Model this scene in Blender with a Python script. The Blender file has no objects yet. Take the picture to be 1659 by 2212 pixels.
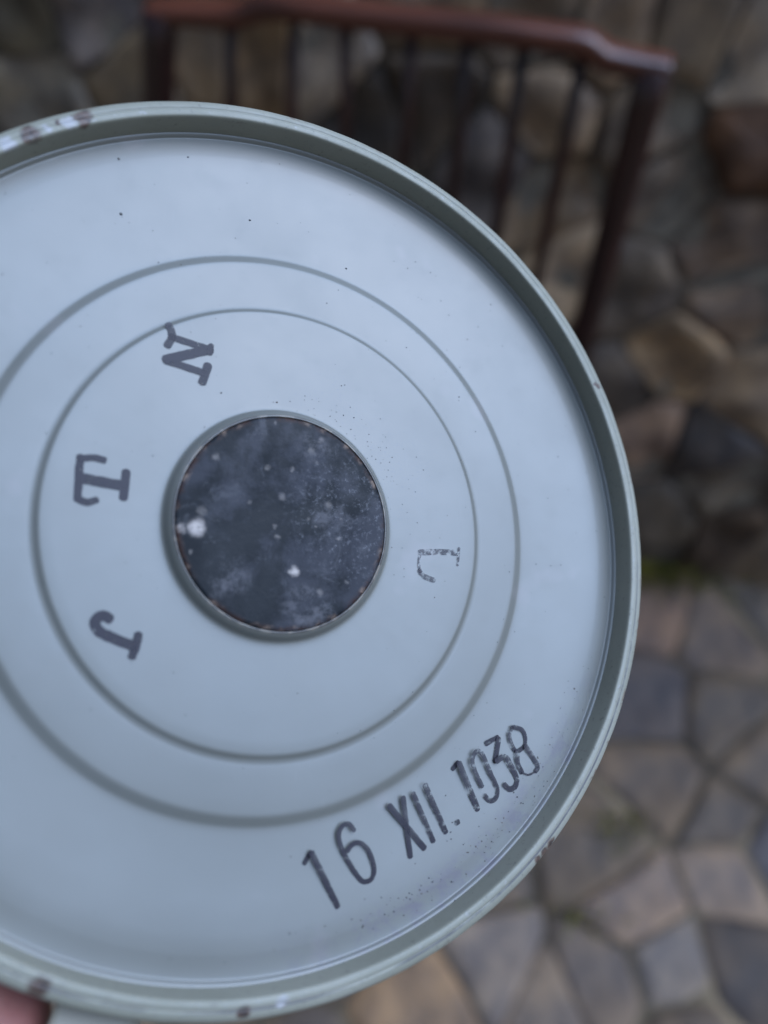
import bpy, bmesh, math, random
import numpy as np
from mathutils import Vector, Matrix, noise

random.seed(7)
scene = bpy.context.scene
col = scene.collection
R = math.radians

# ------------------------------------------------------------------ camera
CAM_H, PITCH = 1.2, 31.0           # metres above the stones, tilt from straight down
cam_d = bpy.data.cameras.new("camera")
cam = bpy.data.objects.new("camera", cam_d)
col.objects.link(cam)
cam.location = (0, 0, CAM_H)
cam.rotation_euler = (R(PITCH), 0, 0)
cam_d.sensor_fit = 'VERTICAL'
cam_d.sensor_height = 36.0
cam_d.lens = 36.0 * 1661.0 / 2212.0
cam_d.clip_start = 0.005
cam_d.clip_end = 500
cam_d.dof.use_dof = True
cam_d.dof.focus_distance = 0.114
cam_d.dof.aperture_fstop = cam_d.lens / 3.1
scene.camera = cam
CM = Matrix.Translation((0, 0, CAM_H)) @ Matrix.Rotation(R(PITCH), 4, 'X')

# ------------------------------------------------------------------ sky, sun, exposure
SUN_DIR = Vector((0.60, 0.16, 0.78)).normalized()
world = bpy.data.worlds.new("World")
scene.world = world
world.use_nodes = True
wn = world.node_tree.nodes
bg = wn["Background"]
sky = wn.new("ShaderNodeTexSky")
sky.sky_type = 'NISHITA'
sky.sun_disc = False
sky.sun_elevation = math.asin(SUN_DIR.z)
sky.sun_rotation = math.atan2(SUN_DIR.x, SUN_DIR.y)
sky.air_density = 1.0
sky.dust_density = 4.0
sky.ozone_density = 1.0
world.node_tree.links.new(sky.outputs[0], bg.inputs[0])
bg.inputs[1].default_value = 0.09
sun_d = bpy.data.lights.new("sun", 'SUN')
sun_d.energy = 4.75
sun_d.angle = R(64)
sun_d.color = (0.40, 0.62, 1.0)
sun = bpy.data.objects.new("sun", sun_d)
col.objects.link(sun)
sun.rotation_euler = (-SUN_DIR).to_track_quat('-Z', 'Y').to_euler()
scene.view_settings.view_transform = 'Standard'
scene.view_settings.look = 'None'
scene.view_settings.exposure = -0.12
scene.view_settings.gamma = 1.0
scene.cycles.use_denoising = True
scene.cycles.max_bounces = 6

# ------------------------------------------------------------------ helpers
def srgb(r, g, b):
    f = lambda c: (c / 255 / 12.92) if c <= 10 else ((c / 255 + 0.055) / 1.055) ** 2.4
    return (f(r), f(g), f(b))

def link(name, me, m=None, parent=None):
    o = bpy.data.objects.new(name, me)
    col.objects.link(o)
    if m is not None:
        o.data.materials.append(m)
    if parent is not None:
        o.parent = parent
    return o

def mesh(name, verts, faces, smooth=True):
    me = bpy.data.meshes.new(name)
    me.from_pydata([tuple(v) for v in verts], [], faces)
    me.update()
    if smooth:
        me.polygons.foreach_set("use_smooth", [True] * len(me.polygons))
    return me

def tag(o, label, cat, group=None):
    o["label"] = label
    o["category"] = cat
    if group:
        o["group"] = group
    return o

class NT:
    """a thin wrapper for building node materials"""
    def __init__(self, name):
        self.m = bpy.data.materials.new(name)
        self.m.use_nodes = True
        self.t = self.m.node_tree
        self.n = self.t.nodes
        self.b = self.n["Principled BSDF"]
        self.out = self.n["Material Output"]
        self._obj = None
    def new(self, kind, **kw):
        x = self.n.new(kind)
        for k, v in kw.items():
            setattr(x, k, v)
        return x
    def l(self, a, b):
        self.t.links.new(a, b)
    def coord(self):
        if self._obj is None:
            self._obj = self.new("ShaderNodeTexCoord").outputs["Object"]
        return self._obj
    def val(self, sock, v):
        if hasattr(v, "links"):
            self.l(v, sock)
        else:
            sock.default_value = v
    def math(self, op, a, b=0.0, c=0.0, clamp=False):
        x = self.new("ShaderNodeMath", operation=op, use_clamp=clamp)
        for i, v in enumerate((a, b, c)):
            self.val(x.inputs[i], v)
        return x.outputs[0]
    def noise(self, scale, detail=4, rough=0.55, dist=0.0, vec=None):
        x = self.new("ShaderNodeTexNoise")
        x.inputs["Scale"].default_value = scale
        x.inputs["Detail"].default_value = detail
        x.inputs["Roughness"].default_value = rough
        x.inputs["Distortion"].default_value = dist
        self.l(vec or self.coord(), x.inputs["Vector"])
        return x.outputs[0]
    def step(self, v, lo, hi, a=0.0, b=1.0):
        x = self.new("ShaderNodeMapRange", interpolation_type='SMOOTHSTEP')
        self.val(x.inputs[0], v)
        for i, q in enumerate((lo, hi, a, b)):
            x.inputs[i + 1].default_value = q
        return x.outputs[0]
    def mix(self, f, a, b):
        x = self.new("ShaderNodeMix", data_type='RGBA')
        self.val(x.inputs[0], f)
        for i, v in ((6, a), (7, b)):
            if hasattr(v, "links"):
                self.l(v, x.inputs[i])
            else:
                x.inputs[i].default_value = (*v, 1)
        return x.outputs[2]
    def near(self, pts, warp=0.0, wscale=900.0, soft=1.0):
        """mask = 1 close to any of the points (x, y, z, radius), object space"""
        vec = self.coord()
        if warp:
            nz = self.new("ShaderNodeTexNoise")
            nz.inputs["Scale"].default_value = wscale
            nz.inputs["Detail"].default_value = 3
            self.l(vec, nz.inputs["Vector"])
            s = self.new("ShaderNodeVectorMath", operation='SUBTRACT')
            self.l(nz.outputs["Color"], s.inputs[0]); s.inputs[1].default_value = (.5, .5, .5)
            q = self.new("ShaderNodeVectorMath", operation='SCALE')
            self.l(s.outputs[0], q.inputs[0]); q.inputs["Scale"].default_value = warp
            ad = self.new("ShaderNodeVectorMath", operation='ADD')
            self.l(vec, ad.inputs[0]); self.l(q.outputs[0], ad.inputs[1])
            vec = ad.outputs[0]
        acc = None
        for (x, y, z, r) in pts:
            d = self.new("ShaderNodeVectorMath", operation='DISTANCE')
            self.l(vec, d.inputs[0]); d.inputs[1].default_value = (x, y, z)
            m = self.step(d.outputs["Value"], r * soft, r * 0.45 / soft)
            acc = m if acc is None else self.math('MAXIMUM', acc, m)
        return acc
    def bump(self, h, strength, dist):
        x = self.new("ShaderNodeBump")
        x.inputs["Strength"].default_value = strength
        x.inputs["Distance"].default_value = dist
        self.l(h, x.inputs["Height"])
        self.l(x.outputs[0], self.b.inputs["Normal"])
    def set(self, **kw):
        for k, v in kw.items():
            s = self.b.inputs[k.replace("_", " ")]
            if hasattr(v, "links"):
                self.l(v, s)
            elif isinstance(v, tuple):
                s.default_value = (*v, 1)
            else:
                s.default_value = v
        return self.m

# stamp strokes, plug spots and dirt, in the plate's own plane (unit = rim radius)
STROKES= [('N', [(-0.2696, 0.4082), (-0.1822, 0.3924)], 0.0159), ('N', [(-0.1802, 0.3928), (-0.2773, 0.3521)], 0.0225), ('N', [(-0.2753, 0.3504), (-0.1919, 0.334)], 0.0165), ('N', [(-0.2748, 0.4349), (-0.2659, 0.411), (-0.2751, 0.3861)], 0.0179), ('N', [(-0.1838, 0.3535), (-0.1886, 0.3323), (-0.1949, 0.3111)], 0.019), ('N', [(-0.1785, 0.4025), (-0.1806, 0.3828)], 0.0134), ('T', [(-0.4386, 0.1122), (-0.439, 0.0665), (-0.4387, 0.0212)], 0.0166), ('T', [(-0.4384, 0.1084), (-0.4128, 0.1123), (-0.3914, 0.1095)], 0.0147), ('T', [(-0.4389, 0.0231), (-0.4205, 0.0163), (-0.4018, 0.0231)], 0.0151), ('T', [(-0.4342, 0.0669), (-0.392, 0.0621), (-0.3482, 0.0576)], 0.0228), ('T', [(-0.3465, 0.0888), (-0.3469, 0.0596), (-0.3482, 0.0314)], 0.0179), ('J', [(-0.3604, -0.2228), (-0.3746, -0.2159), (-0.3882, -0.2276), (-0.3802, -0.2472), (-0.3511, -0.2613), (-0.3101, -0.278)], 0.0217), ('J', [(-0.3019, -0.2536), (-0.3056, -0.2754), (-0.3124, -0.2989)], 0.0179), ('L', [(0.3517, -0.0472), (0.4024, -0.0434), (0.4573, -0.0426)], 0.0150), ('L', [(0.4625, -0.0304), (0.4579, -0.0741)], 0.0075), ('L', [(0.3522, -0.0498), (0.349, -0.0791), (0.353, -0.0958)], 0.0078), ('L', [(0.3495, -0.0923), (0.3629, -0.1059), (0.3906, -0.1143)], 0.0134), ('1', [(0.072, -0.7397), (0.0862, -0.7188)], 0.0111), ('1', [(0.0853, -0.7176), (0.1165, -0.7761), (0.1469, -0.8334)], 0.0132), ('6', [(0.1853, -0.6812), (0.1733, -0.6667), (0.1572, -0.6695), (0.1487, -0.6887), (0.1564, -0.7162), (0.1784, -0.7545), (0.2027, -0.7863), (0.2181, -0.7911), (0.2314, -0.783), (0.2336, -0.7602), (0.2201, -0.7261), (0.2001, -0.7088), (0.1824, -0.7102), (0.1694, -0.7231)], 0.0107), ('X', [(0.2721, -0.6357), (0.3114, -0.6795), (0.3604, -0.7349)], 0.0143), ('X', [(0.307, -0.6199), (0.3138, -0.6717), (0.3249, -0.75)], 0.013), ('I', [(0.333, -0.6128), (0.3587, -0.6673), (0.3844, -0.7219)], 0.0124), ('I2', [(0.3643, -0.5965), (0.3907, -0.6504), (0.4171, -0.7047)], 0.0139), ('.', [(0.445, -0.6875), (0.452, -0.6848)], 0.0118), ('1b', [(0.4424, -0.5652), (0.4578, -0.5509)], 0.0116), ('1b', [(0.4562, -0.5521), (0.4803, -0.6062), (0.5044, -0.6603)], 0.0153), ('9', [(0.5176, -0.6087), (0.498, -0.5714), (0.492, -0.5434), (0.5053, -0.5261), (0.5216, -0.5364), (0.5402, -0.576), (0.5599, -0.6158), (0.5567, -0.636), (0.5393, -0.644), (0.5242, -0.6303)], 0.0119), ('3', [(0.5369, -0.5104), (0.5701, -0.497)], 0.0131), ('3', [(0.5716, -0.4997), (0.5593, -0.5534)], 0.0144), ('3', [(0.5593, -0.5522), (0.5835, -0.543), (0.6013, -0.5666), (0.6163, -0.5979), (0.6103, -0.6148), (0.5941, -0.6202), (0.5802, -0.6085)], 0.0141), ('8', [(0.6101, -0.4739), (0.6008, -0.4921), (0.6084, -0.5189), (0.6215, -0.5318), (0.6437, -0.5205), (0.6479, -0.4985), (0.6371, -0.4803), (0.6128, -0.4731)], 0.0109), ('8', [(0.6204, -0.5317), (0.6205, -0.5589), (0.6315, -0.5823)], 0.0132), ('8', [(0.6448, -0.5206), (0.6645, -0.5481), (0.6785, -0.5709), (0.6714, -0.582)], 0.0129), ('8', [(0.6314, -0.5831), (0.6508, -0.5895), (0.6713, -0.5829)], 0.0049)]
SPOTS= [(-0.1979, -0.0244, 0.0202), (-0.2314, -0.0313, 0.0125), (-0.188, 0.0115, 0.0096), (0.0211, -0.1119, 0.012), (0.0806, 0.2006, 0.0077), (0.0574, 0.1695, 0.0077), (-0.0094, 0.0571, 0.0077), (-0.0171, -0.0356, 0.0058), (0.0837, -0.1568, 0.0077), (0.1484, -0.1311, 0.0053), (0.0526, 0.0098, 0.0043), (-0.0461, 0.1208, 0.0058), (-0.1628, 0.1334, 0.0077), (0.2346, -0.0595, 0.0063), (0.0709, -0.0063, 0.0034), (0.1014, 0.0461, 0.0077), (-0.2067, -0.0805, 0.0048), (-0.0315, 0.2283, 0.0043), (0.0118, 0.1215, 0.0058), (0.1288, -0.0301, 0.0048), (-0.0853, 0.0386, 0.0043), (0.0683, 0.146, 0.0048), (-0.0251, -0.0118, 0.0043), (0.1336, 0.0156, 0.0034)]
SPECKS= [(0.3287, 0.709, 0.0024), (0.4518, 0.6008, 0.0029), (0.5401, 0.5821, 0.0029), (0.5077, 0.5416, 0.0034), (0.4467, 0.5026, 0.0017), (0.4856, 0.4602, 0.0022), (0.476, 0.3722, 0.0027), (0.7257, 0.5592, 0.0019), (0.4282, 0.6368, 0.0022), (0.5785, 0.6517, 0.0039), (0.5764, 0.6332, 0.0022), (0.3706, 0.6311, 0.0017), (0.3612, 0.6339, 0.0017), (0.2819, -0.4231, 0.0034), (0.4306, -0.7213, 0.0038), (0.4215, -0.6239, 0.003), (0.7188, -0.5204, 0.003), (0.1179, -0.8684, 0.0034), (0.4306, -0.8523, 0.0034), (0.3365, -0.7658, 0.0026), (0.33, -0.3822, 0.0021), (0.1964, -0.4647, 0.0026), (0.2788, -0.7376, 0.0021), (0.7062, -0.6079, 0.0038), (0.6946, -0.6195, 0.003), (-0.1506, 0.293, 0.004), (-0.0192, 0.288, 0.0045), (0.3919, -0.1564, 0.003), (0.4751, 0.3732, 0.003), (0.1478, 0.2781, 0.003), (0.0488, 0.3133, 0.0025), (-0.4041, 0.8141, 0.0059), (-0.2514, 0.8627, 0.0043), (-0.3905, 0.6849, 0.0075), (-0.0956, 0.7439, 0.0054), (-0.0287, 0.9075, 0.0032), (0.1571, 0.6734, 0.0048)]

# ------------------------------------------------------------------ the stone yard
# seeds of the stones in view: where each stone lies (sighted through the camera on to
# the yard) and its colour, some with sheen and shade painted in
F = 1661.0
def ray(px, py):
    return (CM.to_3x3() @ Vector(((px - 829.5) / F, -(py - 1106) / F, -1.0)))
def on_ground(px, py, z=0.0):
    d = ray(px, py)
    t = (z - CAM_H) / d.z
    return Vector((0, 0, CAM_H)) + d * t
def to_px(p):
    q = CM.inverted() @ Vector(p)
    if q.z > -0.02:
        return None
    return (829.5 + F * q.x / -q.z, 1106 - F * q.y / -q.z)

SEEDS = [
 (1170,15,118,108,88),(1060,5,110,100,80),(930,-10,100,92,78),(1320,70,112,102,86),(1465,30,54,50,42),(1490,75,96,92,82),(1600,45,88,92,92),
 (1650,130,118,120,118),(1450,165,92,84,74),(1400,270,88,84,76),(1545,255,128,132,146),(1625,310,76,50,24),
 (1550,350,116,110,98),(1440,400,82,82,82),(1580,520,94,86,82),(1600,640,92,84,78),(1350,620,78,78,78),(1450,770,118,105,80),
 (1555,800,46,44,46),(1330,830,62,62,64),(1635,850,112,104,90),(1400,940,118,102,95),(1520,960,52,56,66),
 (1560,1050,84,87,84),(1430,1110,66,67,66),(1580,1140,60,52,45),(1650,1190,40,36,36),(1540,1370,98,93,94),
 (1405,1320,112,95,90),(1645,1310,92,92,92),(1395,1530,66,72,92),(1560,1570,88,87,86),
 (1625,1640,98,94,88),(1425,1690,96,90,84),(1555,1780,90,88,86),(1650,1860,70,84,112),
 (1355,1950,124,115,112),(1290,1850,92,88,82),(1580,1890,122,116,114),(1600,2090,70,70,76),(1300,2130,96,94,96),
 (1060,2110,112,115,122),(940,2200,132,112,82),(1440,2100,104,112,124),(1170,2190,108,104,100),(1480,2250,84,84,84),
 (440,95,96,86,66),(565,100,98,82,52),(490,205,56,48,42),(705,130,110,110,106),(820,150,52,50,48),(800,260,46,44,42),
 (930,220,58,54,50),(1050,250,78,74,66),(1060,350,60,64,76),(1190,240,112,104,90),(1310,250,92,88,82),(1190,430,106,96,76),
 (1120,430,92,84,70),(1275,440,104,92,72),(1235,570,132,126,112),(1210,650,98,92,80),
 (50,40,66,70,60),(200,40,82,88,102),(140,140,60,62,52),(255,75,104,94,74),(292,40,112,106,96),(20,120,50,44,34),
 (220,155,70,75,86),(100,190,90,98,98),(30,190,84,88,78),(172,190,52,44,28),(290,170,90,86,70),
]
KALB = 0.82
WALL_GAIN = 2.3   # the colours above are read off the photograph, scaled to reflectance below
def stone_col(c):
    q = srgb(*c); g = sum(q) / 3
    return tuple(min(0.5, KALB * k * (.45 * v + .55 * g)) for k, v in zip((1.42, 1.05, .77), q))

# every stone that shows is its own object; the colour travels with the object
sm = NT("stone_surface")
oi = sm.new("ShaderNodeObjectInfo")
n1 = sm.noise(14, 6, 0.6, 0.4)
n2 = sm.noise(70, 5, 0.65)
c1 = sm.mix(sm.step(n1, .35, .68), (0.62, 0.62, 0.66), (1.3, 1.22, 1.08))
mm = sm.new("ShaderNodeMix", data_type='RGBA', blend_type='MULTIPLY')
mm.inputs[0].default_value = 1.0
sm.l(oi.outputs["Color"], mm.inputs[6]); sm.l(c1, mm.inputs[7])
c2 = sm.mix(sm.step(n2, .6, .72, 0, .45), mm.outputs[2], (0.16, 0.15, 0.12))
sm.set(Base_Color=c2, Roughness=sm.step(sm.noise(9, 3), .35, .65, .4, .7), Specular_IOR_Level=0.3)
sm.bump(sm.noise(45, 7, .62), 0.5, 0.012)
STONE = sm.m

mo = NT("mortar")
a = mo.noise(3.2, 5, .6, .5); b = mo.noise(40, 6, .7)
cc = mo.mix(mo.step(a, .42, .62), srgb(72, 62, 48), srgb(150, 130, 102))
cc = mo.mix(mo.step(mo.noise(2.1, 3), .62, .72, 0, .8), cc, srgb(84, 82, 40))
cc = mo.mix(mo.step(b, .45, .7, 0, .3), cc, srgb(60, 52, 42))
mo.set(Base_Color=cc, Roughness=0.85)
mo.bump(b, 0.6, 0.01)

mw = NT("wall_mortar")
b = mw.noise(35, 6, .7)
mw.set(Base_Color=mw.mix(mw.step(b, .35, .65), (0.16, 0.13, 0.10), (0.32, 0.26, 0.19)), Roughness=.9)
mw.bump(b, .6, .012)
ground = link("pavement", mesh("pavement", [(-60, -60, .0115), (60, -60, .0115), (60, 60, .0115), (-60, 60, .0115)], [(0, 1, 2, 3)], False), mo.m)
ground["kind"] = "structure"

rng = random.Random(11)
# two planes carry stones: the paving, and the rough wall that leans back behind the chair
FR_G = (Vector((0, 0, 0)), Vector((1, 0, 0)), Vector((0, 1, 0)), Vector((0, 0, 1)))
wu = Vector((1, -.25, 0)).normalized(); wb = Vector((.25, 1, 0)).normalized()
LEAN = R(18)
wv = wb * math.sin(LEAN) + Vector((0, 0, 1)) * math.cos(LEAN)
FR_W = (Vector((.45, .61, 0)), wu, wv, wu.cross(wv))
def sight(px, py, fr):
    d = ray(px, py); o_ = Vector((0, 0, CAM_H))
    t = (fr[0] - o_).dot(fr[3]) / d.dot(fr[3])
    p = o_ + d * t - fr[0]
    return p.dot(fr[1]), p.dot(fr[2])
def fr_mat(fr, u, v):
    p = fr[0] + fr[1] * u + fr[2] * v
    return Matrix(((fr[1].x, fr[2].x, fr[3].x, p.x), (fr[1].y, fr[2].y, fr[3].y, p.y), (fr[1].z, fr[2].z, fr[3].z, p.z), (0, 0, 0, 1)))

wall = None
def lay(fr, parent, hand, box, space, gap_r, top_r, rough, tilt, gain, maxvis, rest_rgb, keep=None, corner=.12):
    sites, cols_ = [], []
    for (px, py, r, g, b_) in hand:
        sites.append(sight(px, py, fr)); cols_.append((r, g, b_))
    if space < .14:                                # the wall keeps the larger of its stones
        ks, kc = [], []
        for p_, c_ in zip(sites, cols_):
            if all((p_[0] - u) ** 2 + (p_[1] - v) ** 2 > .072 ** 2 for u, v in ks):
                ks.append(p_); kc.append(c_)
        sites, cols_ = ks, kc
    for _ in range(7000):
        x, y = rng.uniform(box[0], box[1]), rng.uniform(box[2], box[3])
        if keep and not keep(x, y):
            continue
        s = space * rng.uniform(.8, 1.25)
        if all((x - u) ** 2 + (y - v) ** 2 > s * s for u, v in sites):
            sites.append((x, y))
            k = rng.uniform(.75, 1.15)
            base = rng.choice([(92, 88, 82), (84, 84, 84), (100, 92, 82), (76, 76, 80), (96, 90, 88), (80, 74, 66), (100, 95, 88)])
            cols_.append(tuple(k * v for v in base))
    S = np.array(sites)
    rv, rf, nvis = [], [], 0
    for i in range(len(S)):
        c = S[i]
        poly = [np.array(c + q) for q in ((-.3, -.3), (.3, -.3), (.3, .3), (-.3, .3))]
        d2 = ((S - c) ** 2).sum(1)
        for j in np.argsort(d2)[1:26]:
            m = (S[j] + c) / 2; nrm = S[j] - c
            out = []
            for k in range(len(poly)):
                A, B = poly[k], poly[(k + 1) % len(poly)]
                da, db = (A - m) @ nrm, (B - m) @ nrm
                if da <= 0:
                    out.append(A)
                if da * db < 0:
                    out.append(A + (B - A) * (da / (da - db)))
            poly = out
            if len(poly) < 3:
                break
        if len(poly) < 3:
            continue
        cc = sum(poly) / len(poly)
        gap = rng.uniform(*gap_r)
        poly = [cc + (p - cc) * max(.3, 1 - gap / max(.01, np.linalg.norm(p - cc))) for p in poly]
        # uneven edges: a few extra points pushed in or out, then the corners eased
        q = []
        for k in range(len(poly)):
            A, B = poly[k], poly[(k + 1) % len(poly)]
            L_ = np.linalg.norm(B - A)
            q.append(A)
            if L_ > .04:
                nn_ = np.array((A[1] - B[1], B[0] - A[0])) / L_
                q.append(A + (B - A) * rng.uniform(.35, .65) + nn_ * rng.uniform(-.05, .05) * L_)
        poly = q; q = []
        for k in range(len(poly)):
            A, B = poly[k], poly[(k + 1) % len(poly)]
            q += [A * (1 - corner) + B * corner, A * corner + B * (1 - corner)]
        poly = q
        n = len(poly); top = rng.uniform(*top_r)
        tx, ty = rng.uniform(-tilt, tilt), rng.uniform(-tilt, tilt)
        vs, fs = [], []
        for lev, (ins, z) in enumerate(((1.0, -.03), (1.0, .55 * top), (.95, .88 * top), (.70, .98 * top), (.36, 1.0 * top))):
            for p in poly:
                q_ = (p - cc) * ins
                dz = (q_[0] * tx + q_[1] * ty) + noise.noise(Vector((q_[0] * 16, q_[1] * 16, i * 1.7))) * rough if lev > 1 else 0
                vs.append((q_[0], q_[1], z + dz))
        vs.append((0, 0, top + noise.noise(Vector((0, 0, i * 1.7))) * rough))
        for lev in range(4):
            for k in range(n):
                a_, b_ = lev * n + k, lev * n + (k + 1) % n
                fs.append((a_, b_, b_ + n, a_ + n))
        for k in range(n):
            fs.append((4 * n + k, 4 * n + (k + 1) % n, 5 * n))
        M_ = fr_mat(fr, cc[0], cc[1])
        pw_ = M_ @ Vector((0, 0, top))
        px = to_px(pw_)
        vis = px is not None and -60 < px[0] < 1720 and -50 < px[1] < 2270 and math.hypot(px[0] - 388, px[1] - 1217) > 960
        if fr is FR_W and px is not None and px[1] > 1290:
            vis = False
        if vis and nvis < maxvis:
            nvis += 1
            o = link("stone", mesh("stone", vs, fs), STONE, parent)
            o.matrix_world = M_
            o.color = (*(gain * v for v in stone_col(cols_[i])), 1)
        else:
            k0 = len(rv)
            rv += [tuple(M_ @ Vector(v)) for v in vs]
            rf += [tuple(a_ + k0 for a_ in f) for f in fs]
    o = link("stone", mesh("stones", rv, rf), STONE, parent)
    o.color = (*(gain * v for v in stone_col(rest_rgb)), 1)
    o["kind"] = "stuff"

# the wall's core of mortar and rubble, the stones set into its leaning face
H_, T_ = 1.12, .45
core = []
for u in (-2.3, 2.3):
    b0 = FR_W[0] + wu * u
    f1 = b0 + wv * (H_ / math.cos(LEAN))
    bk = b0 + wb * (H_ * math.tan(LEAN) + T_)
    core += [b0, f1, Vector((bk.x, bk.y, H_)), Vector((bk.x, bk.y, 0))]
wall = link("stone_wall", mesh("stone_wall", core, [(0, 1, 5, 4), (1, 2, 6, 5), (2, 3, 7, 6), (0, 3, 2, 1), (4, 5, 6, 7), (3, 0, 4, 7)], False), mw.m)
tag(wall, "rough rubble stone wall behind the wooden chair, mossy along its foot", "wall")
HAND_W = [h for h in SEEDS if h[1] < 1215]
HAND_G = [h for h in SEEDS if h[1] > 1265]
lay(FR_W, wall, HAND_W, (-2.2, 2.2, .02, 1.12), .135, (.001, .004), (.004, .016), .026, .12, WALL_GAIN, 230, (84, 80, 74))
lay(FR_G, ground, HAND_G, (-2.6, 2.6, -1.6, 1.3), .155, (.001, .004), (.014, .019), .004, .020, 1.38, 230, (92, 88, 82),
    keep=lambda x, y: y < .61 - .25 * (x - .45) + .04, corner=.10)

# moss and short grass in two of the joints
ms = NT("moss_blade")
ms.set(Base_Color=ms.mix(ms.step(ms.noise(30), .4, .6), (0.16, 0.17, 0.02), (0.34, 0.30, 0.05)), Roughness=0.7)
mv, mf = [], []
for (px, py, n, sp) in ((1425, 1250, 700, .045), (1600, 1252, 120, .05), (1250, 1985, 50, .03), (1395, 1215, 200, .03), (1330, 1790, 90, .03)):
    c = on_ground(px, py)
    for _ in range(n):
        x, y = c.x + rng.gauss(0, sp), c.y + rng.gauss(0, sp * .45)
        h = rng.uniform(.02, .05); a_ = rng.uniform(0, 6.28); lx, ly = rng.gauss(0, .012), rng.gauss(0, .012)
        w = rng.uniform(.002, .004)
        k = len(mv)
        mv += [(x - w * math.cos(a_), y - w * math.sin(a_), .0), (x + w * math.cos(a_), y + w * math.sin(a_), .0), (x + lx, y + ly, h)]
        mf.append((k, k + 1, k + 2))
o = link("moss", mesh("moss", mv, mf), ms.m)
o["kind"] = "stuff"
o["label"] = "yellow-green moss growing in the joints between the paving stones"

# ------------------------------------------------------------------ the chair
wd = NT("reddish_brown_varnished_wood")
mp = wd.new("ShaderNodeMapping"); mp.inputs["Scale"].default_value = (1, 1, .12)
wd.l(wd.coord(), mp.inputs[0])
g1 = wd.noise(60, 5, .6, .6, mp.outputs[0]); g2 = wd.noise(9, 4)
wc = wd.mix(wd.step(g1, .35, .7), (0.014, 0.004, 0.003), (0.060, 0.013, 0.008))
wc = wd.mix(wd.step(g2, .5, .75, 0, .5), wc, (0.06, 0.016, 0.010))
wd.set(Base_Color=wc, Roughness=wd.step(wd.noise(25), .3, .7, .36, .5), Coat_Weight=0.4, Coat_Roughness=0.25)
wd.bump(g1, .15, .002)
WOOD = wd.m
wr = NT("rail_wood_lit_tone")  # lighter copy of the chair wood, the light on the rail put into its colour
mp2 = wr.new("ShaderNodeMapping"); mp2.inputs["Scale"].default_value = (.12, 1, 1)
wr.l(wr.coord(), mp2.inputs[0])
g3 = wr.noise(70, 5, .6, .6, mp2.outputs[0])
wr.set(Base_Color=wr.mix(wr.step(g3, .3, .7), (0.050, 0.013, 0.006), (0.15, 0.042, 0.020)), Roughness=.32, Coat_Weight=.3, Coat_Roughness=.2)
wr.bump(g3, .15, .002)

pR, pL = ray(1412, 160), ray(346, 28)
RAIL_DROP = 0.34
top_R = Vector((0, 0, CAM_H)) + pR * (RAIL_DROP / -pR.z)
top_L = Vector((0, 0, CAM_H)) + pL * (RAIL_DROP / -pL.z)
u_ax = (top_R - top_L); u_ax.z = 0; WID = u_ax.length; u_ax.normalize()
n_ax = Vector((u_ax.y, -u_ax.x, 0))               # towards the sitter's side, over the seat
SEAT_Z = 0.45
chair = bpy.data.objects.new("wooden_chair", None)
col.objects.link(chair)
mid = (top_R + top_L) / 2
chair.matrix_world = Matrix(((u_ax.x, n_ax.x, 0, mid.x), (u_ax.y, n_ax.y, 0, mid.y), (0, 0, 1, 0), (0, 0, 0, 1)))
# n_ax = u x z  -> left handed with z; use the right-handed frame (u, -n, z)
v_ax = -n_ax
chair.matrix_world = Matrix(((u_ax.x, v_ax.x, 0, mid.x), (u_ax.y, v_ax.y, 0, mid.y), (0, 0, 1, 0), (0, 0, 0, 1)))
tag(chair, "reddish-brown varnished wooden chair with a slatted back standing on the paving stones", "chair")
def back(px, py):                                  # a sighted point of the chair back, in the chair's own frame
    d = ray(px, py); o_ = Vector((0, 0, CAM_H))
    t = (mid - o_).dot(v_ax) / d.dot(v_ax)
    p = o_ + d * t
    return Vector(((p - mid).dot(u_ax), 0.0, p.z))

def tube(name, pts, rx, ry=None, parent=chair, m=WOOD, n=12, power=2.6, flat=None):
    """a bar of rounded-rectangular section along pts; rx across, ry deep"""
    ry = ry or rx
    pts = [Vector(p) for p in pts]
    vs, fs = [], []
    N = len(pts)
    for i, p in enumerate(pts):
        t = (pts[min(i + 1, N - 1)] - pts[max(i - 1, 0)]).normalized()
        up = Vector((0, 1, 0)) if abs(t.y) < .9 else Vector((1, 0, 0))
        sx = t.cross(up).normalized(); sy = sx.cross(t).normalized()
        a_ = rx[i] if isinstance(rx, (list, tuple)) else rx
        b_ = ry[i] if isinstance(ry, (list, tuple)) else ry
        for k in range(n):
            th = 2 * math.pi * k / n
            c_, s_ = math.cos(th), math.sin(th)
            c2_ = math.copysign(abs(c_) ** (2 / power), c_); s2_ = math.copysign(abs(s_) ** (2 / power), s_)
            vs.append(p + sx * a_ * c2_ + sy * b_ * s2_)
    for i in range(N - 1):
        for k in range(n):
            fs.append((i * n + k, i * n + (k + 1) % n, (i + 1) * n + (k + 1) % n, (i + 1) * n + k))
    fs.append(tuple(range(n))[::-1]); fs.append(tuple((N - 1) * n + k for k in range(n)))
    return link(name, mesh(name, vs, fs), m, parent)

def smoothline(pts, sub=6):
    out = []
    P = [Vector(p) for p in pts]
    for i in range(len(P) - 1):
        p0, p1, p2, p3 = P[max(i - 1, 0)], P[i], P[i + 1], P[min(i + 2, len(P) - 1)]
        for k in range(sub):
            t = k / sub
            out.append(.5 * ((2 * p1) + (p2 - p0) * t + (2 * p0 - 5 * p1 + 4 * p2 - p3) * t * t + (3 * p1 - p0 - 3 * p2 + p3) * t ** 3))
    out.append(P[-1])
    return out

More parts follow.
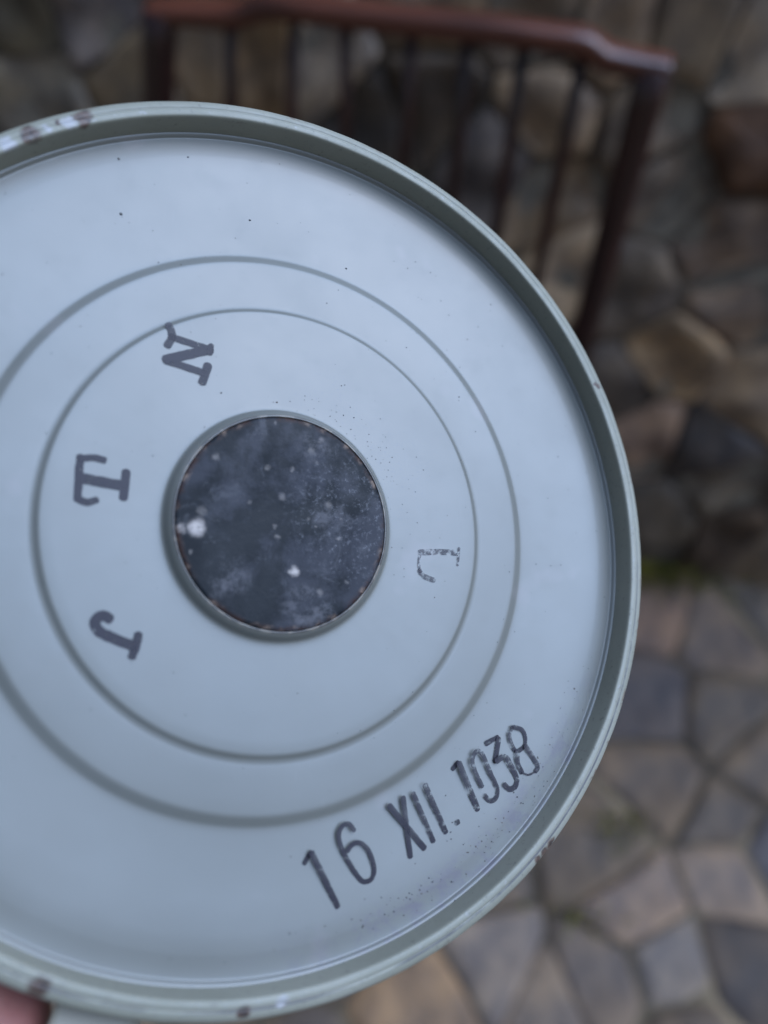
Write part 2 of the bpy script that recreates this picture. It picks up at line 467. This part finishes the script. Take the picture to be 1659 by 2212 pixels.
rail_px = [(322, 27), (400, 27), (500, 30), (535, 24), (565, 13), (610, 12), (700, 22), (823, 37), (950, 50), (1075, 64), (1180, 78), (1245, 87), (1275, 96), (1305, 119), (1330, 128), (1385, 140), (1446, 150)]
rail = smoothline([back(*p) for p in rail_px], 4)
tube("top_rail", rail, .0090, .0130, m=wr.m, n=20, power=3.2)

def down_to(pa, pb, z):
    A, B = back(*pa), back(*pb)
    k = (z - A.z) / (B.z - A.z)
    return A + (B - A) * k
zt = back(1412, 165).z
bars = [((500, 45), (497, 190)), ((636, 38), (629, 230)), ((748, 45), (747, 250)), ((892, 62), (870, 345)), ((1011, 75), (980, 403)), ((1133, 100), (1076, 484)), ((1259, 120), (1166, 570))]
for a_, b_ in bars:
    A = back(*a_); B = down_to(a_, b_, SEAT_Z + .015)
    tube("back_slat", [A + (B - A) * t for t in (0, .25, .5, .75, 1)], [.0052, .0056, .0058, .0056, .0052], .0058, n=10, power=2)
feet = []
for (a_, b_, s_) in (((348, 28), (345, 215), -1), ((1412, 150), (1262, 720), 1)):
    A = back(*a_); B = down_to(a_, b_, SEAT_Z)
    foot = Vector((B.x + .015 * s_, -.03, 0.0))
    feet.append((A, B, foot))
    pts = smoothline([A + Vector((0, 0, .004)), A + (B - A) * .5, B, B + (foot - B) * .5 + Vector((0, -.004, 0)), foot], 5)
    tube("back_post", pts, .0135, .0145, n=16, power=3.2)
# seat: a thin board with rounded front, on the camera side of the back
bl, br = feet[0][1].x - .012, feet[1][1].x + .012
out = [(bl, .012), (br, .012), (br + .012, -.2), (br, -.36), (br - .04, -.40), (bl + .04, -.40), (bl, -.36), (bl - .012, -.2)]
o2 = []
for k in range(len(out)):
    A, B = Vector((*out[k], 0)), Vector((*out[(k + 1) % len(out)], 0))
    o2 += [A * .88 + B * .12, A * .5 + B * .5, A * .12 + B * .88]
nn = len(o2); vs = []; fs = []
for z, ins in ((SEAT_Z - .012, .985), (SEAT_Z - .006, 1), (SEAT_Z + .006, 1), (SEAT_Z + .012, .985), (SEAT_Z + .009, .8), (SEAT_Z + .006, .4)):
    for p in o2:
        vs.append((p.x * ins + (1 - ins) * (bl + br) / 2, (p.y + .19) * ins - .19, z))
for lv in range(5):
    for k in range(nn):
        fs.append((lv * nn + k, lv * nn + (k + 1) % nn, (lv + 1) * nn + (k + 1) % nn, (lv + 1) * nn + k))
fs.append(tuple(range(nn))[::-1]); fs.append(tuple(5 * nn + k for k in range(nn)))
link("seat", mesh("seat", vs, fs), WOOD, chair)
fl = [Vector((bl + .04, -.35, SEAT_Z - .01)), Vector((br - .04, -.35, SEAT_Z - .01))]
ff = [p + Vector((s_ * .025, -.02, -(SEAT_Z - .01))) for p, s_ in zip(fl, (-1, 1))]
for A, B in zip(fl, ff):
    tube("leg", [A, A + (B - A) * .5, B], [.015, .016, .011], n=14, power=2)
for (A, B) in ((fl[0] + (ff[0] - fl[0]) * .6, feet[0][1] + (feet[0][2] - feet[0][1]) * .6),
               (fl[1] + (ff[1] - fl[1]) * .6, feet[1][1] + (feet[1][2] - feet[1][1]) * .6),
               (fl[0] + (ff[0] - fl[0]) * .45, fl[1] + (ff[1] - fl[1]) * .45)):
    tube("stretcher", [A, (A + B) / 2, B], [.008, .010, .008], n=12, power=2)

# ------------------------------------------------------------------ the canister
CR = 0.06                                          # rim radius, metres
D = CR / 0.567443543
c_cam = Vector((-0.13262395, -0.01540676, -1.0)) * D
n_cam = Vector((0.40702752, 0.16572461, 0.89825606)).normalized()
ex = (Vector((1, 0, 0)) - n_cam * n_cam.x).normalized()
ey = n_cam.cross(ex)
LM = Matrix(((ex.x, ey.x, n_cam.x, c_cam.x), (ex.y, ey.y, n_cam.y, c_cam.y), (ex.z, ey.z, n_cam.z, c_cam.z), (0, 0, 0, 1)))
CAN = CM @ LM
can = bpy.data.objects.new("metal_canister", None)
col.objects.link(can)
can.matrix_world = CAN
tag(can, "round pale blue-grey painted metal canister stamped 16 XII. 1938 with a dark central plug", "canister")

def lathe(name, prof, m, seg=320, wob=0.0, cap=False, seed=0.0):
    vs, fs = [], []
    for (r, z) in prof:
        for k in range(seg):
            th = 2 * math.pi * k / seg
            q = Vector((math.cos(th) * 2.2, math.sin(th) * 2.2, seed + r * 2))
            q2 = Vector((math.cos(th) * 14, math.sin(th) * 14, seed + 5 + r * 9))
            dr = wob * (noise.noise(q) + .45 * noise.noise(q2)); dz = wob * .8 * (noise.noise(q + Vector((0, 0, 9))) + .45 * noise.noise(q2 + Vector((0, 0, 9))))
            rr = (r + dr) * CR
            vs.append((rr * math.cos(th), rr * math.sin(th), (z + dz) * CR))
    for i in range(len(prof) - 1):
        for k in range(seg):
            a_, b_ = i * seg + k, i * seg + (k + 1) % seg
            fs.append((a_, a_ + seg, b_ + seg, b_))
    if cap:
        vs.append((0, 0, prof[0][1] * CR))
        c_ = len(vs) - 1
        for k in range(seg):
            fs.append((c_, k, (k + 1) % seg))
    return link(name, mesh(name, vs, fs), m, can)

def fil(pts, sub=5):                                # smooth a profile
    return [(p.x, p.y) for p in smoothline([Vector((a_, b_, 0)) for a_, b_ in pts], sub)]

def paint(name, face):
    m = NT(name)
    big = m.noise(30, 4, .5)
    c = m.mix(m.step(big, .3, .7), PAINT_A, PAINT_B) if face else m.mix(m.step(big, .3, .7), (0.26, 0.255, 0.20), (0.32, 0.31, 0.25))
    sep = m.new("ShaderNodeSeparateXYZ"); m.l(m.coord(), sep.inputs[0])
    rad = m.math('SQRT', m.math('ADD', m.math('MULTIPLY', sep.outputs[0], sep.outputs[0]), m.math('MULTIPLY', sep.outputs[1], sep.outputs[1])))
    rad = m.math('DIVIDE', rad, CR)
    ang = m.math('ARCTAN2', sep.outputs[1], sep.outputs[0])
    fine = m.noise(1500, 5, .7)
    rough = 0.34
    if face:
        # mauve stamp-ink smear that runs along the rim on the date's side
        band = m.math('MULTIPLY', m.step(rad, .835, .92), m.step(ang, -1.75, -1.15))
        band = m.math('MULTIPLY', band, m.step(ang, -.25, -.75))
        sm_ = m.math('MULTIPLY', band, m.step(m.noise(260, 6, .72), .44, .66, 0, .75))
        c = m.mix(sm_, c, (0.14, 0.125, 0.15))
        # grubby powder beside the plug
        pw = m.near([(.24 * CR, .14 * CR, 0, .2 * CR), (.10 * CR, .29 * CR, 0, .13 * CR)])
        pw = m.math('MULTIPLY', pw, m.step(m.noise(1400, 6, .75), .54, .70, 0, .55))
        c = m.mix(pw, c, (0.13, 0.14, 0.16))
        # shade of the pressed rings, painted in as patchy darkening
        for rr, w in ((.518, .010), (.653, .012)):
            k = m.step(m.math('ABSOLUTE', m.math('SUBTRACT', rad, rr)), w, w * .25)
            c = m.mix(m.math('MULTIPLY', k, m.step(m.noise(120, 3), .4, .8, .0, .30)), c, (0.10, 0.105, 0.09))
        lip = m.math('MULTIPLY', m.step(rad, .2535, .2475), m.step(m.noise(180, 5, .7), .40, .60, .55, .95))
        c = m.mix(lip, c, m.mix(m.step(m.noise(420), .52, .6), (0.045, 0.035, 0.03), (0.20, 0.16, 0.12)))
        c = m.mix(m.step(m.noise(2600, 3, .6), .70, .76, 0, .35), c, (0.10, 0.10, 0.10))
        mp_ = m.new("ShaderNodeMapping"); mp_.inputs["Scale"].default_value = (1, .12, 1); mp_.inputs["Rotation"].default_value = (0, 0, .6)
        m.l(m.coord(), mp_.inputs[0])
        scf = m.math('MULTIPLY', m.step(m.noise(900, 4, .7, .3, mp_.outputs[0]), 0.60, .72, 0, .07), m.step(m.noise(60, 3), .5, .65))
        c = m.mix(scf, c, (0.30, 0.30, 0.29))
        smd = m.step(m.noise(170, 5, .7), .54, .74, 0, .05)
        c = m.mix(smd, c, (0.11, 0.108, 0.105))
        faint = m.math('MULTIPLY', m.step(m.noise(70, 3), .62, .72, 0, .12), 1.0)
        c = m.mix(faint, c, (0.40, 0.33, 0.34))
        rough = m.math('ADD', m.step(m.noise(45, 4), .3, .7, .35, .42), m.step(m.noise(230, 5, .7), .5, .75, 0, .035))
    else:
        dirt = m.step(m.noise(420, 6, .72), .60, .72, 0, .5)
        c = m.mix(dirt, c, (0.20, 0.18, 0.15))
        zz = m.math('DIVIDE', sep.outputs[2], CR)
        # darker line along the seam crease, patchy, stronger on the lower side
        cr = m.math('MULTIPLY', m.step(m.math('ABSOLUTE', m.math('SUBTRACT', rad, .9785)), .0035, .0008), m.step(m.noise(55, 5, .7), .42, .58, 0, .85))
        cr = m.math('MULTIPLY', cr, m.step(sep.outputs[1], .02 * 1, -.035, .15, 1))
        c = m.mix(cr, c, (0.05, 0.045, 0.05))
        rust = m.near([(.645 * CR, -.754 * CR, .066 * CR, .022 * CR), (.665 * CR, -.738 * CR, .066 * CR, .016 * CR), (.622 * CR, -.772 * CR, .066 * CR, .014 * CR),
                       (.8706 * CR, .439 * CR, .073 * CR, .012 * CR), (-.446 * CR, -.8765 * CR, .068 * CR, .026 * CR), (-.074 * CR, -.979 * CR, .07 * CR, .018 * CR),
                       (-.584 * CR, .777 * CR, .075 * CR, .03 * CR), (-.484 * CR, .845 * CR, .075 * CR, .03 * CR), (-.535 * CR, .818 * CR, .075 * CR, .016 * CR)], .0022, 700)
        c = m.mix(rust, c, m.mix(m.step(m.noise(900), .4, .6), (0.05, 0.032, 0.026), (0.12, 0.075, 0.055)))
        edge_r = m.math('MULTIPLY', m.step(rad, .984, .994), m.step(m.noise(330, 6, .75), .54, .66, 0, .8))
        edge_r = m.math('MULTIPLY', edge_r, m.step(m.noise(25, 3), .42, .6, .15, 1))
        c = m.mix(edge_r, c, m.mix(m.step(m.noise(800), .4, .6), (0.07, 0.04, 0.03), (0.15, 0.085, 0.06)))
        br = m.near([(-.513 * CR, .826 * CR, .076 * CR, .022 * CR), (-.555 * CR, .80 * CR, .076 * CR, .016 * CR), (-.624 * CR, .742 * CR, .076 * CR, .024 * CR),
                     (.0034 * CR, -.972 * CR, .078 * CR, .02 * CR), (.941 * CR, -.2106 * CR, .078 * CR, .007 * CR), (.428 * CR, -.866 * CR, .078 * CR, .012 * CR)], .0015, 900)
        wear = m.math('MULTIPLY', m.step(m.noise(700, 5, .7), .6, .68), m.step(m.math('ABSOLUTE', m.math('SUBTRACT', rad, .967)), .006, .002))
        br = m.math('MAXIMUM', br, m.math('MULTIPLY', wear, .55))
        c = m.mix(br, c, (0.37, 0.36, 0.36))
        rough = m.math('SUBTRACT', m.step(m.noise(300, 5, .7), .3, .7, .42, .62), m.math('MULTIPLY', br, .15))
        c = m.mix(m.step(m.noise(1300, 4, .7), .58, .70, 0, .5), c, (0.13, 0.12, 0.11))
    m.set(Base_Color=c, Roughness=rough, Specular_IOR_Level=1.0 if face else .6)
    if face:
        fine = m.math('ADD', m.math('MULTIPLY', fine, .05), m.math('MULTIPLY', m.noise(42, 3, .5), 1.0))
    m.bump(fine, .12 if face else .3, .0011 if face else .00006)
    return m.m

PAINT_A, PAINT_B = (0.165, 0.165, 0.145), (0.185, 0.185, 0.165)
FACE, RIM = paint("painted_plate", True), paint("painted_rim", False)

plate = fil([(.244, .020), (.2452, .0272), (.2475, .0288), (.2520, .0262), (.2570, .0205), (.2615, .0125), (.266, .0045), (.274, .0008), (.30, 0)], 5)
plate += [(.36, 0), (.42, 0), (.48, 0)] + fil([(.504, 0), (.511, -.0010), (.519, -.0054), (.527, -.0070), (.536, -.0070)], 4)
plate += [(.56, -.007), (.60, -.007)] + fil([(.626, -.007), (.637, -.0077), (.647, -.0116), (.657, -.0156), (.666, -.0164), (.678, -.0162)], 4)
plate += [(.72, -.0145), (.80, -.009), (.86, -.003)] + fil([(.900, -.001), (.925, -.0012), (.9420, -.0006), (.9465, .0004), (.9488, .0034), (.9515, .0062), (.9545, .0078), (.9568, .0080)], 5)
lathe("end_plate", plate, FACE, 360, .0003, seed=1)
rim = fil([(.9559, .005), (.9564, .015), (.9567, .030), (.9570, .045), (.9572, .0565), (.9579, .0632), (.9600, .0672), (.9645, .0688), (.9715, .0690), (.9760, .0668), (.9800, .0680), (.987, .0668), (.995, .0630), (1.0005, .056), (1.0030, .046), (1.001, .03), (.995, .012), (.986, .002)], 5)
lathe("rim", rim, RIM, 360, .0016, seed=2)
side = fil([(.986, .004), (.984, -.02), (.984, -.2), (.984, -.6), (.984, -1.0), (.986, -1.08), (.97, -1.11), (.93, -1.11)], 4) + [(.5, -1.10), (.02, -1.10)]
lathe("side_wall", side, RIM, 200, .0012, seed=3)

# the plug
pm = NT("dark_plug_compound")
cl = pm.noise(120, 6, .68, .15); fn = pm.noise(600, 6, .7)
c = pm.mix(pm.step(cl, .44, .62, 0, .85), PLUG_C if 'PLUG_C' in globals() else (0.011, 0.013, 0.016), (0.044, 0.045, 0.055))
c = pm.mix(pm.step(pm.noise(210, 6, .75, .5), .54, .70, 0, .55), c, (0.095, 0.095, 0.105))
c = pm.mix(pm.math('MULTIPLY', pm.near([(.16 * CR, .02 * CR, .03 * CR, .2 * CR)]), pm.step(pm.noise(1500, 6, .8), .52, .68, 0, .55)), c, (0.22, 0.22, 0.24))
spots = [(x * CR, y * CR, .03 * CR, r * CR) for x, y, r in SPOTS]
sp_ = pm.math('MAXIMUM', pm.near([q for q in spots if q[3] > .011 * CR], .0013, 700, 1.35), pm.math('MULTIPLY', pm.near([q for q in spots if q[3] <= .011 * CR], .0010, 900, 1.6), .26))
sp_ = pm.math('MULTIPLY', sp_, pm.step(pm.noise(900, 4, .7), .28, .55, .25, 1))
c = pm.mix(sp_, c, (0.50, 0.44, 0.40))
sep = pm.new("ShaderNodeSeparateXYZ"); pm.l(pm.coord(), sep.inputs[0])
rad = pm.math('DIVIDE', pm.math('SQRT', pm.math('ADD', pm.math('MULTIPLY', sep.outputs[0], sep.outputs[0]), pm.math('MULTIPLY', sep.outputs[1], sep.outputs[1]))), CR)
blot = pm.math('MULTIPLY', pm.near([(.07 * CR, .18 * CR, .03 * CR, .05 * CR), (.06 * CR, -.19 * CR, .03 * CR, .06 * CR), (-.13 * CR, -.13 * CR, .03 * CR, .06 * CR), (.10 * CR, .03 * CR, .03 * CR, .05 * CR)], .004, 300, 1.2), pm.step(pm.noise(420, 6, .75), .42, .66, 0, .7))
c = pm.mix(blot, c, (0.13, 0.125, 0.135))
edge = pm.math('MULTIPLY', pm.step(rad, .228, .242), pm.step(pm.noise(320, 5, .7), .42, .6, 0, .9))
c = pm.mix(edge, c, pm.mix(pm.step(pm.noise(500), .5, .62), (0.05, 0.026, 0.02), (0.24, 0.17, 0.13)))
pm.set(Base_Color=c, Roughness=pm.step(pm.noise(160, 4), .3, .7, .40, .6), Specular_IOR_Level=0.18)
pm.bump(pm.math('ADD', pm.noise(150, 5), pm.math('MULTIPLY', fn, .3)), .35, .0004)
prof = [(.02, .0300), (.06, .0300), (.12, .0300), (.18, .0299), (.22, .0296), (.235, .0292), (.2415, .0286), (.2448, .026), (.2455, .01)]
lathe("plug", prof, pm.m, 180, 0.0, cap=True, seed=4)

# ------------------------------------------------------------------ stamped writing
def ink(name, lo, hi, mx, colr=(0.018, 0.014, 0.024)):
    m = NT(name)
    n_ = m.noise(1100, 5, .72)
    cov = m.step(n_, lo, hi, 0, mx)
    cov = m.math('MULTIPLY', cov, m.step(m.noise(230, 4, .6), .30, .55, .72, 1.0))
    m.set(Base_Color=colr, Roughness=.5)
    tr = m.new("ShaderNodeBsdfTransparent"); mx_ = m.new("ShaderNodeMixShader")
    m.l(cov, mx_.inputs[0]); m.l(tr.outputs[0], mx_.inputs[1]); m.l(m.b.outputs[0], mx_.inputs[2])
    m.l(mx_.outputs[0], m.out.inputs[0])
    return m.m
INK = ink("stamp_ink", .24, .44, .93)
INK_WORN = ink("stamp_ink_worn", .34, .52, .90)
INK_FAINT = ink("stamp_ink_faint", .40, .54, .62, (0.03, 0.024, 0.038))

zbase = {}
def ribbon(pts, w, z, vs, fs, seed):
    P = smoothline([Vector((x, y, 0)) for x, y in pts], 8) if len(pts) > 2 else [Vector((*pts[0], 0)).lerp(Vector((*pts[1], 0)), t / 12) for t in range(13)]
    k0 = len(vs); N = len(P); h = w / 2
    rows = []
    t0 = (P[1] - P[0]).normalized(); t1 = (P[-1] - P[-2]).normalized()
    for q in (1.0, .75, .4):                      # rounded ends
        rows.append((P[0] - t0 * h * .7 * q, t0, math.sqrt(max(0, 1 - q * q * .92))))
    for i in range(N):
        rows.append((P[i], (P[min(i + 1, N - 1)] - P[max(i - 1, 0)]).normalized(), 1.0))
    for q in (.4, .75, 1.0):
        rows.append((P[-1] + t1 * h * .7 * q, t1, math.sqrt(max(0, 1 - q * q * .92))))
    for i, (p, t, s_) in enumerate(rows):
        nrm = Vector((-t.y, t.x, 0))
        for sgn in (1, -1):
            j = 1 + .16 * noise.noise(Vector((p.x * 90, p.y * 90, seed + sgn * 3)))
            q = p + nrm * sgn * h * s_ * j
            vs.append((q.x * CR, q.y * CR, z))
    for i in range(len(rows) - 1):
        a_ = k0 + 2 * i
        fs.append((a_, a_ + 2, a_ + 3, a_ + 1))

def plate_z(r):
    for (a_, za), (b_, zb) in zip(plate[:-1], plate[1:]):
        if a_ <= r <= b_:
            return za + (zb - za) * (r - a_) / (b_ - a_)
    return 0
GL = {}
for (g, pts, w) in STROKES:
    GL.setdefault(g, []).append((pts, w))
NAMES = {'N': 'stamped_letter', 'T': 'stamped_letter', 'J': 'stamped_letter', 'L': 'stamped_letter', 'X': 'stamped_numeral', 'I': 'stamped_numeral', 'I2': 'stamped_numeral', '.': 'stamped_dot'}
for gi, (g, lst) in enumerate(GL.items()):
    vs, fs = [], []
    for si, (pts, w) in enumerate(lst):
        zz = max(plate_z(math.hypot(*p)) for p in pts) * CR
        ribbon(pts, w, zz + 9e-5 + 6e-6 * si, vs, fs, gi * 7 + si)
    m = INK_FAINT if g == 'L' else INK_WORN if g in ('8', '1b', '9', '3', 'I', 'I2', '.') else INK
    o = link(NAMES.get(g, 'stamped_digit'), mesh("stamp", vs, fs, False), m, can)
    what = {'I2': 'I', '1b': '1'}.get(g, g)
    o["label"] = ("faint " if g == 'L' else "") + "purple-black stamped " + ("dot after XII" if g == '.' else what)

# specks of dirt lying on the plate
sv, sf = [], []
rs = random.Random(5)
def speck(x, y, r, z):
    k0 = len(sv); n_ = 7
    a0 = rs.uniform(0, 6.28); el = rs.uniform(.6, 1)
    for k in range(n_):
        t = a0 + 2 * math.pi * k / n_
        rr = r * rs.uniform(.6, 1.15)
        dx, dy = rr * math.cos(t), rr * math.sin(t) * el
        sv.append(((x + dx) * CR, (y + dy) * CR, z * CR + 4e-5))
    sv.append((x * CR, y * CR, z * CR + 4e-5 + r * .35 * CR))
    for k in range(n_):
        sf.append((k0 + k, k0 + (k + 1) % n_, k0 + n_))
for x, y, r in SPECKS:
    speck(x, y, r * .62, plate_z(math.hypot(x, y)))
for _ in range(190):
    r_, a_ = math.sqrt(rs.uniform(.09, .84)), rs.uniform(0, 6.28)
    speck(r_ * math.cos(a_), r_ * math.sin(a_), rs.choice((.0008, .001, .0014, .0018)), plate_z(r_))
for _ in range(150):                                # thicker along the rim below the date
    a_ = rs.gauss(-.95, .30); r_ = min(.935, rs.gauss(.90, .025))
    speck(r_ * math.cos(a_), r_ * math.sin(a_), rs.choice((.0009, .0012, .0018, .0024)), plate_z(r_))
for _ in range(70):                                 # and beside the plug
    a_ = rs.gauss(.75, .5); r_ = .275 + abs(rs.gauss(0, .045))
    speck(r_ * math.cos(a_), r_ * math.sin(a_), rs.choice((.0009, .0012, .0016)), plate_z(r_))
dm = NT("dirt_speck"); dm.set(Base_Color=dm.mix(dm.step(dm.noise(400), .45, .6), (0.06, 0.06, 0.06), (0.14, 0.12, 0.10)), Roughness=.8)
o = link("dirt_specks", mesh("dirt_specks", sv, sf, False), dm.m, can)
o["kind"] = "stuff"

# ------------------------------------------------------------------ the hand that holds it
sk = NT("skin")
s1 = sk.noise(120, 5, .6); s2 = sk.noise(900, 5, .7)
sc_ = sk.mix(sk.step(s1, .35, .65), (0.34, 0.135, 0.115), (0.42, 0.20, 0.165))
sk.set(Base_Color=sc_, Roughness=.5, Subsurface_Weight=.15)
sk.b.inputs["Subsurface Radius"].default_value = (.004, .0015, .001)
sk.bump(s2, .25, .0003)
nl = NT("fingernail"); nl.set(Base_Color=(0.27, 0.25, 0.20), Roughness=.5)

person = bpy.data.objects.new("person", None)
col.objects.link(person)
person.matrix_world = CAN
tag(person, "person's hand at the lower left edge, its fingertip holding the canister's rim", "person")
def pol(r, deg, z):
    return Vector((r * math.cos(R(deg)), r * math.sin(R(deg)), z)) * CR
verts, edges, rads = [], [], []
def V(p, r):
    verts.append(p); rads.append(r); return len(verts) - 1
wrist = V(Vector((-2.05, -1.05, -.75)) * CR, .026)
fore = V(Vector((-3.1, -1.9, -.95)) * CR, .032); edges.append((wrist, fore))
palm = V(Vector((-1.60, -.62, -.62)) * CR, .021); edges.append((wrist, palm))
tips = [(-112.0, -.135), (-128, -.36), (-131, -.62), (-142, -.86)]
for i, (ta, tz) in enumerate(tips):
    kn = V(pol(1.34 - .02 * i, -172 + 4 * i, -.30 - .21 * i), .0105); edges.append((palm, kn))
    p1 = V(pol(1.26, -154 - 2 * i, tz - .03), .0088); edges.append((kn, p1))
    p2 = V(pol(1.145, (-154 - 2 * i + ta) / 2 + 2, tz), .0080); edges.append((p1, p2))
    p3 = V(pol(1.135 + (.035 if i == 0 else 0), ta - 5, tz), .0074 + (.0016 if i == 0 else 0)); edges.append((p2, p3))
    p4 = V(pol(1.13 + (.035 if i == 0 else 0), ta + .5, tz), .0062 + (.0018 if i == 0 else 0)); edges.append((p3, p4))
t1 = V(pol(1.42, 178, -.42), .012); edges.append((palm, t1))
t2 = V(pol(1.25, 158, -.30), .0098); edges.append((t1, t2))
t3 = V(pol(1.16, 140, -.22), .0085); edges.append((t2, t3))
t4 = V(pol(1.145, 128, -.20), .0068); edges.append((t3, t4))
me = bpy.data.meshes.new("hand")
me.from_pydata([tuple(v) for v in verts], edges, [])
hand = link("hand", me, sk.m, person)
md = hand.modifiers.new("skin", 'SKIN')
md.use_smooth_shade = True
for i, r_ in enumerate(rads):
    me.skin_vertices[0].data[i].radius = (r_, r_)
me.skin_vertices[0].data[0].use_root = True
sb = hand.modifiers.new("sub", 'SUBSURF'); sb.levels = 2; sb.render_levels = 2
# the nail of the finger in view: a thin arched plate that runs past the fingertip
def nail(a0, a1, r0, r1, z0):
    vs, fs = [], []
    NU, NV = 14, 9
    for layer in (0, 1):
        for i in range(NU):
            u = i / (NU - 1)
            k = math.sqrt(max(0.03, 1 - max(0, (u - .75) / .27) ** 2))
            for j in range(NV):
                v = (j / (NV - 1) - .5) * 2
                rr = (r0 + r1) / 2 + (r1 - r0) / 2 * v * k
                vs.append(pol(rr, a0 + (a1 - a0) * u, z0 - .045 * v * v - .02 * u * u - .012 * layer))
    q = NU * NV
    for i in range(NU - 1):
        for j in range(NV - 1):
            a_ = i * NV + j
            fs.append((a_, a_ + 1, a_ + NV + 1, a_ + NV)); fs.append((q + a_, q + a_ + NV, q + a_ + NV + 1, q + a_ + 1))
    for i in range(NU - 1):
        for j in (0, NV - 1):
            a_ = i * NV + j; fs.append((a_, a_ + NV, q + a_ + NV, q + a_))
    for j in range(NV - 1):
        for i in (0, NU - 1):
            a_ = i * NV + j; fs.append((a_, a_ + 1, q + a_ + 1, q + a_))
    return link("fingernail", mesh("fingernail", vs, fs), nl.m, person)
nail(-113.6, -103.5, .99, 1.22, .012)
